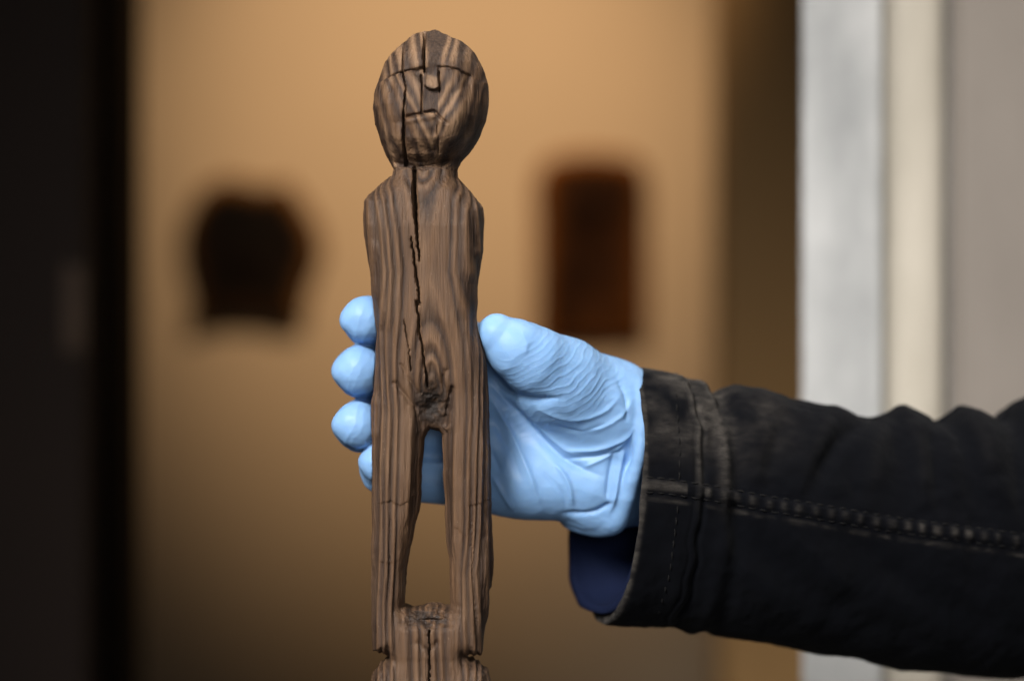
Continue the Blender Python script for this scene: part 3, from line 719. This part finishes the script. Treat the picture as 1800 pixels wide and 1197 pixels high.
def jacket_disp(V, N, px, py, U, PH, OUTF):
    front = (V[:, 1] < np.interp(px, [1085, 2450], [150, 520])) * (OUTF > .5)
    d = 3.5 * fbm(V[:, 0] / 90, V[:, 1] / 90, V[:, 2] / 90, 90) + 1.2 * fbm(V[:, 0] / 22, V[:, 1] / 22, V[:, 2] / 22, 91)
    out = OUTF > .5
    hemw = 98 + 4 * vnoise(PH * 6, 0 * PH, 0 * PH, 92)
    # folded hem: doubled cloth, groove at the stitch line, a pinched ridge behind it
    d += np.where(out, 5 * (1 - sstep(hemw - 6, hemw + 3, U)), 0)
    d += np.where(out, -4.5 * np.exp(-((U - hemw - 5) / 4) ** 2) - 2.2 * np.exp(-((U - hemw + 14) / 2.5) ** 2) + 5 * np.exp(-((U - 142) / 13) ** 2) - 4 * np.exp(-((U - 168) / 12) ** 2), 0)
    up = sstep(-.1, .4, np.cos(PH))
    wear_toplight = .42 * np.exp(-((U - hemw + 5) / 7) ** 2) * up + .4 * np.exp(-(U / 4) ** 2) * (1 + .5 * vnoise(PH * 30, 0 * PH, 0 * PH, 93)) + .45 * np.exp(-((U - 140) / 12) ** 2) * up
    # drag folds
    folds = [([(1250, 690), (1262, 740), (1250, 820)], 16, -9), ([(1292, 684), (1318, 740), (1322, 830)], 20, 8), ([(1400, 702), (1368, 770), (1345, 850)], 18, -7), ([(1345, 690), (1352, 760), (1330, 840)], 16, 4),
             ([(1470, 720), (1440, 770), (1405, 850)], 22, 8), ([(1535, 735), (1480, 770), (1425, 860)], 15, -10), ([(1580, 720), (1545, 780), (1530, 880)], 24, 10), ([(1590, 722), (1625, 800), (1620, 880)], 20, 9), ([(1650, 738), (1640, 790), (1655, 890)], 17, -11),
             ([(1690, 720), (1730, 770), (1745, 850)], 22, 11), ([(1765, 736), (1790, 800), (1800, 890)], 18, -11), ([(1810, 706), (1850, 800), (1850, 900)], 26, 11),
             ([(1240, 920), (1300, 1000), (1420, 1090)], 26, 9), ([(1290, 900), (1380, 1000), (1520, 1100)], 24, -9), ([(1380, 930), (1500, 1030), (1680, 1110)], 30, 8), ([(1520, 960), (1650, 1060), (1800, 1110)], 24, -7), ([(1160, 900), (1190, 990), (1180, 1080)], 18, 5)]
    for L, w, a in folds:
        dd, t = line_dist(px, py, smooth_line(L)); d += a * np.exp(-(dd / w) ** 2) * np.clip(np.sin(np.pi * np.clip(t, .12, .9)) * 1.6, 0, 1) * front
        if a > 0: wear_toplight = np.maximum(wear_toplight, .03 * np.exp(-(dd / (w * .55)) ** 2) * np.sin(np.pi * np.clip(t, .1, .95)) * front * (py < 900))
    # felled seam with two pulled stitch rows
    sl = smooth_line(SEAM); dd, t = line_dist(px, py, sl)
    sy = np.interp(px, [q[0] for q in sl], [q[1] for q in sl]); sd_ = py - sy
    band = np.exp(-((sd_) / 17) ** 6) * front
    d += 5.5 * band
    for off in (-13, 13):
        d -= 5.0 * np.exp(-((sd_ - off) / 3.4) ** 2) * front
    puck = (.5 + .5 * np.cos(2 * np.pi * (px + 3 * vnoise(px / 20, 0 * px, 0 * px, 96)) / 27)) * (px > 1225)
    d += 4.2 * np.exp(-(sd_ / 10) ** 4) * (puck - .5) * front
    wear_toplight = np.maximum(wear_toplight, .42 * np.exp(-(sd_ / 8) ** 4) * puck ** 2 * front * (.4 + .6 * sstep(-.3, .5, vnoise(px / 70, 0 * px, 0 * px, 99))))
    wear_toplight = np.maximum(wear_toplight, .42 * np.exp(-(sd_ / 8) ** 4) * front * (px < 1205))
    wear_toplight = np.maximum(wear_toplight, .3 * np.exp(-((sd_ - 24) / 3) ** 2) * front * (.5 + .5 * vnoise(px / 12, 0 * px, 0 * px, 97)))
    # arm top near the hem: faded cloth, top light painted in
    wear_toplight = np.maximum(wear_toplight, .54 * sstep(.15, .95, np.cos(PH)) * (1 - sstep(90, 330, U)) * np.clip(.55 + .6 * fbm(V[:, 0] / 60, V[:, 1] / 60, V[:, 2] / 60, 98), 0, 1))
    return d, {'wear_toplight': np.clip(wear_toplight, 0, 1)}
jacket, JV, jpx, jpy = loft('jacket_sleeve', HEM_T, HEM_B, .72, 1.0, .92, M_DENIM, jacket_disp, 120, False)
def navy_disp(V, N, px, py, U, PH, OUTF):
    d = 2.0 * fbm(V[:, 0] / 50, V[:, 1] / 50, V[:, 2] / 50, 95) + 3 * np.exp(-((U - 4) / 6) ** 2)
    return d, {}
NAV_T = [(1090, 662), (1120, 690), (1200, 740), (1300, 770)]
NAV_B = [(1046, 1076), (1090, 1062), (1150, 1040), (1250, 1040)]
inner, *_ = loft('inner_sleeve', NAV_T, NAV_B, .60, 1.6, .74, M_NAVY, navy_disp, 150, False, nv=220, y0=152, th=math.radians(17), thick=10)

# stitches: short thread pieces along the two seam rows and the hem, sharing meshes
from mathutils.bvhtree import BVHTree
bv = BVHTree.FromPolygons([tuple(v) for v in (np.array([x.co[:] for x in jacket.data.vertices]) / S + PO)], [tuple(p.vertices) for p in jacket.data.polygons])
def hit(px_, py_):
    o = Vector((0, -DC, 0)); t = Vector(P(px_, py_, 0)) - o; t.normalize()
    r_ = bv.ray_cast(o, t); return r_[0], r_[1]
def thread_mesh(L, r_):
    n, ns = 8, 7; Vt = []; Ft = []
    for i in range(ns):
        u = i / (ns - 1); x = (u - .5) * L; hgt = r_ * 1.4 * math.sin(math.pi * u) - r_ * .7; rad = r_ * (0.55 + .45 * math.sin(math.pi * u))
        Vt += [(x, math.cos(2 * math.pi * k / n) * rad, hgt + math.sin(2 * math.pi * k / n) * rad) for k in range(n)]
    for i in range(ns - 1):
        for k in range(n): Ft.append((i * n + k, i * n + (k + 1) % n, (i + 1) * n + (k + 1) % n, (i + 1) * n + k))
    return np.array(Vt), np.array(Ft)
Vt, Ft = thread_mesh(15, 1.6)
st0 = make_mesh('stitch', Vt, Ft, M_THREAD, jacket); st_me = st0.data; first = True
def place_stitch(p0, p1):
    global first
    a, na = hit(*p0); b, nb = hit(*p1)
    if a is None or b is None: return
    o = st0 if first else st0.copy()
    if not first: C.objects.link(o)
    first = False
    xax = (b - a).normalized(); nrm = na if na.y < 0 else -na
    zax = (nrm - xax * nrm.dot(xax)).normalized(); yax = zax.cross(xax)
    from mathutils import Matrix
    mt = Matrix((xax, yax, zax)).transposed().to_4x4()
    mt.translation = ((a + b) / 2 - Vector(PO)) * S
    o.parent = jacket; o.matrix_local = mt
sl = smooth_line(SEAM)
sx = [q[0] for q in sl]; sy_ = [q[1] for q in sl]
for off in (-13, 13):
    x = 1136
    while x < 1798:
        place_stitch((x, np.interp(x, sx, sy_) + off), (x + 12, np.interp(x + 12, sx, sy_) + off)); x += 20
for yq in range(690, 1080, 20):
    if 830 < yq < 890: continue
    xh = np.interp(yq, [690, 780, 870, 1000, 1090], [1200, 1207, 1205, 1190, 1165]) - 12
    place_stitch((xh, yq), (xh, yq + 12))

# ------------------------------------------------------------------ carvings on the far wall
def wall_piece(name, loops, thick, mat, label, cat, fn, h=5.0, R=60):
    k = (DC + YW) / DC
    L = [[((x - W0), (H0 - z)) for x, z in q] for q in loops]
    xsA = [p[0] for q in L for p in q]; zsA = [p[1] for q in L for p in q]
    xs = np.arange(min(xsA) - 12, max(xsA) + 12, h / k * 1.0); zs = np.arange(min(zsA) - 12, max(zsA) + 12, h / k * 1.0)
    X, Z = np.meshgrid(xs, zs, indexing='ij')
    d2 = poly_sdf(X, Z, L) + 2 * fbm(X / 20, Z / 20, .5, 33)
    T = thick + fn(X + W0, H0 - Z, d2)
    ys = np.arange(-6, thick * 1.6 + 12, h)
    a = np.maximum(0, 1 + d2 / R)
    f = (np.sqrt(a[:, None, :] ** 2 + (ys[None, :, None] / np.maximum(T, 4)[:, None, :]) ** 2) - 1) * R
    f = np.where(ys[None, :, None] < 0, np.maximum(f, -ys[None, :, None]), f)
    V, F = surface_nets(f, xs, ys, zs)
    edge = np.exp(-((R * (1 - np.interp(V[:, 1] / thick, [0, .9, 1.3], [0, .8, 1])) ) / 30) ** 2) * 0
    V2 = np.stack([V[:, 0] * k, YW - 2 - V[:, 1], V[:, 2] * k], 1)
    F = F[:, ::-1]
    c = V2.mean(0); org = (c[0], YW, V2[:, 2].min())
    dv = poly_sdf(V[:, 0], V[:, 2], L)
    rim_ = np.exp(-(dv / 17) ** 2)
    o = make_mesh(name, V2, F, mat, None, org, None, {'rim': rim_})
    o.location = Vector(org) * S
    o['label'] = label; o['category'] = cat
    return o
def grow(L, k):
    cx = (min(p[0] for p in L) + max(p[0] for p in L)) / 2; cy = (min(p[1] for p in L) + max(p[1] for p in L)) / 2
    return [(x + math.copysign(min(k, abs(x - cx)), x - cx), y + math.copysign(min(k, abs(y - cy)), y - cy)) for x, y in L]
def mat_carving(name, c1, c2, rimc):
    t = NT(name); n = t.noise(t.coord((22, 22, 9)), 1.0, 5, .6)
    t.bump(n, .5, .006)
    rm = t.math('MULTIPLY', t.attr('rim'), t.math('ADD', .4, n))
    return t.set(t.mix(rm, t.ramp(n, [(.35, c1), (.65, c2)]), rimc), .8)
M_CARV = mat_carving('black_bog_wood', (.0012, .0008, .0006), (.004, .002, .001), (.11, .045, .011))
M_TAB = mat_carving('dark_red_brown_wood', (.004, .0014, .0005), (.024, .0075, .0017), (.13, .042, .007))
for _m in (M_CARV, M_TAB): _m.node_tree.nodes['Principled BSDF'].inputs['Specular IOR Level'].default_value = .03
MASK = [(346, 374), (369, 340), (412, 322), (453, 336), (498, 330), (530, 374), (552, 408), (560, 448), (545, 473), (535, 507), (526, 562), (484, 560), (448, 552), (414, 552), (376, 562), (342, 574), (346, 493), (330, 445), (330, 410)]
wall_piece('wooden_carving', [grow(MASK, 11)], 150, M_CARV, 'black rounded wooden carving with flared foot hung on the tan wall', 'carving',
           lambda x, y, d: 25 * np.exp(-(((x - 440) / 60) ** 2 + ((y - 430) / 80) ** 2)) - 40 * np.exp(-(((x - 435) / 22) ** 2 + ((y - 505) / 20) ** 2)), R=34)
TAB = [(952, 350), (954, 325), (963, 305), (982, 290), (1010, 284), (1040, 281), (1070, 284), (1098, 290), (1117, 305), (1126, 325), (1128, 350), (1127, 590), (1122, 597), (960, 597), (954, 590)]
wall_piece('wooden_tablet', [grow(TAB, 13)], 95, M_TAB, 'dark reddish brown wooden tablet with rounded top mounted on the tan wall', 'tablet',
           lambda x, y, d: 12 * fbm(x / 30, y / 60, 0 * x, 35) - 28 * np.exp(-(((x - 1042) / 42) ** 4 + ((y - 470) / 55) ** 4)), R=30)
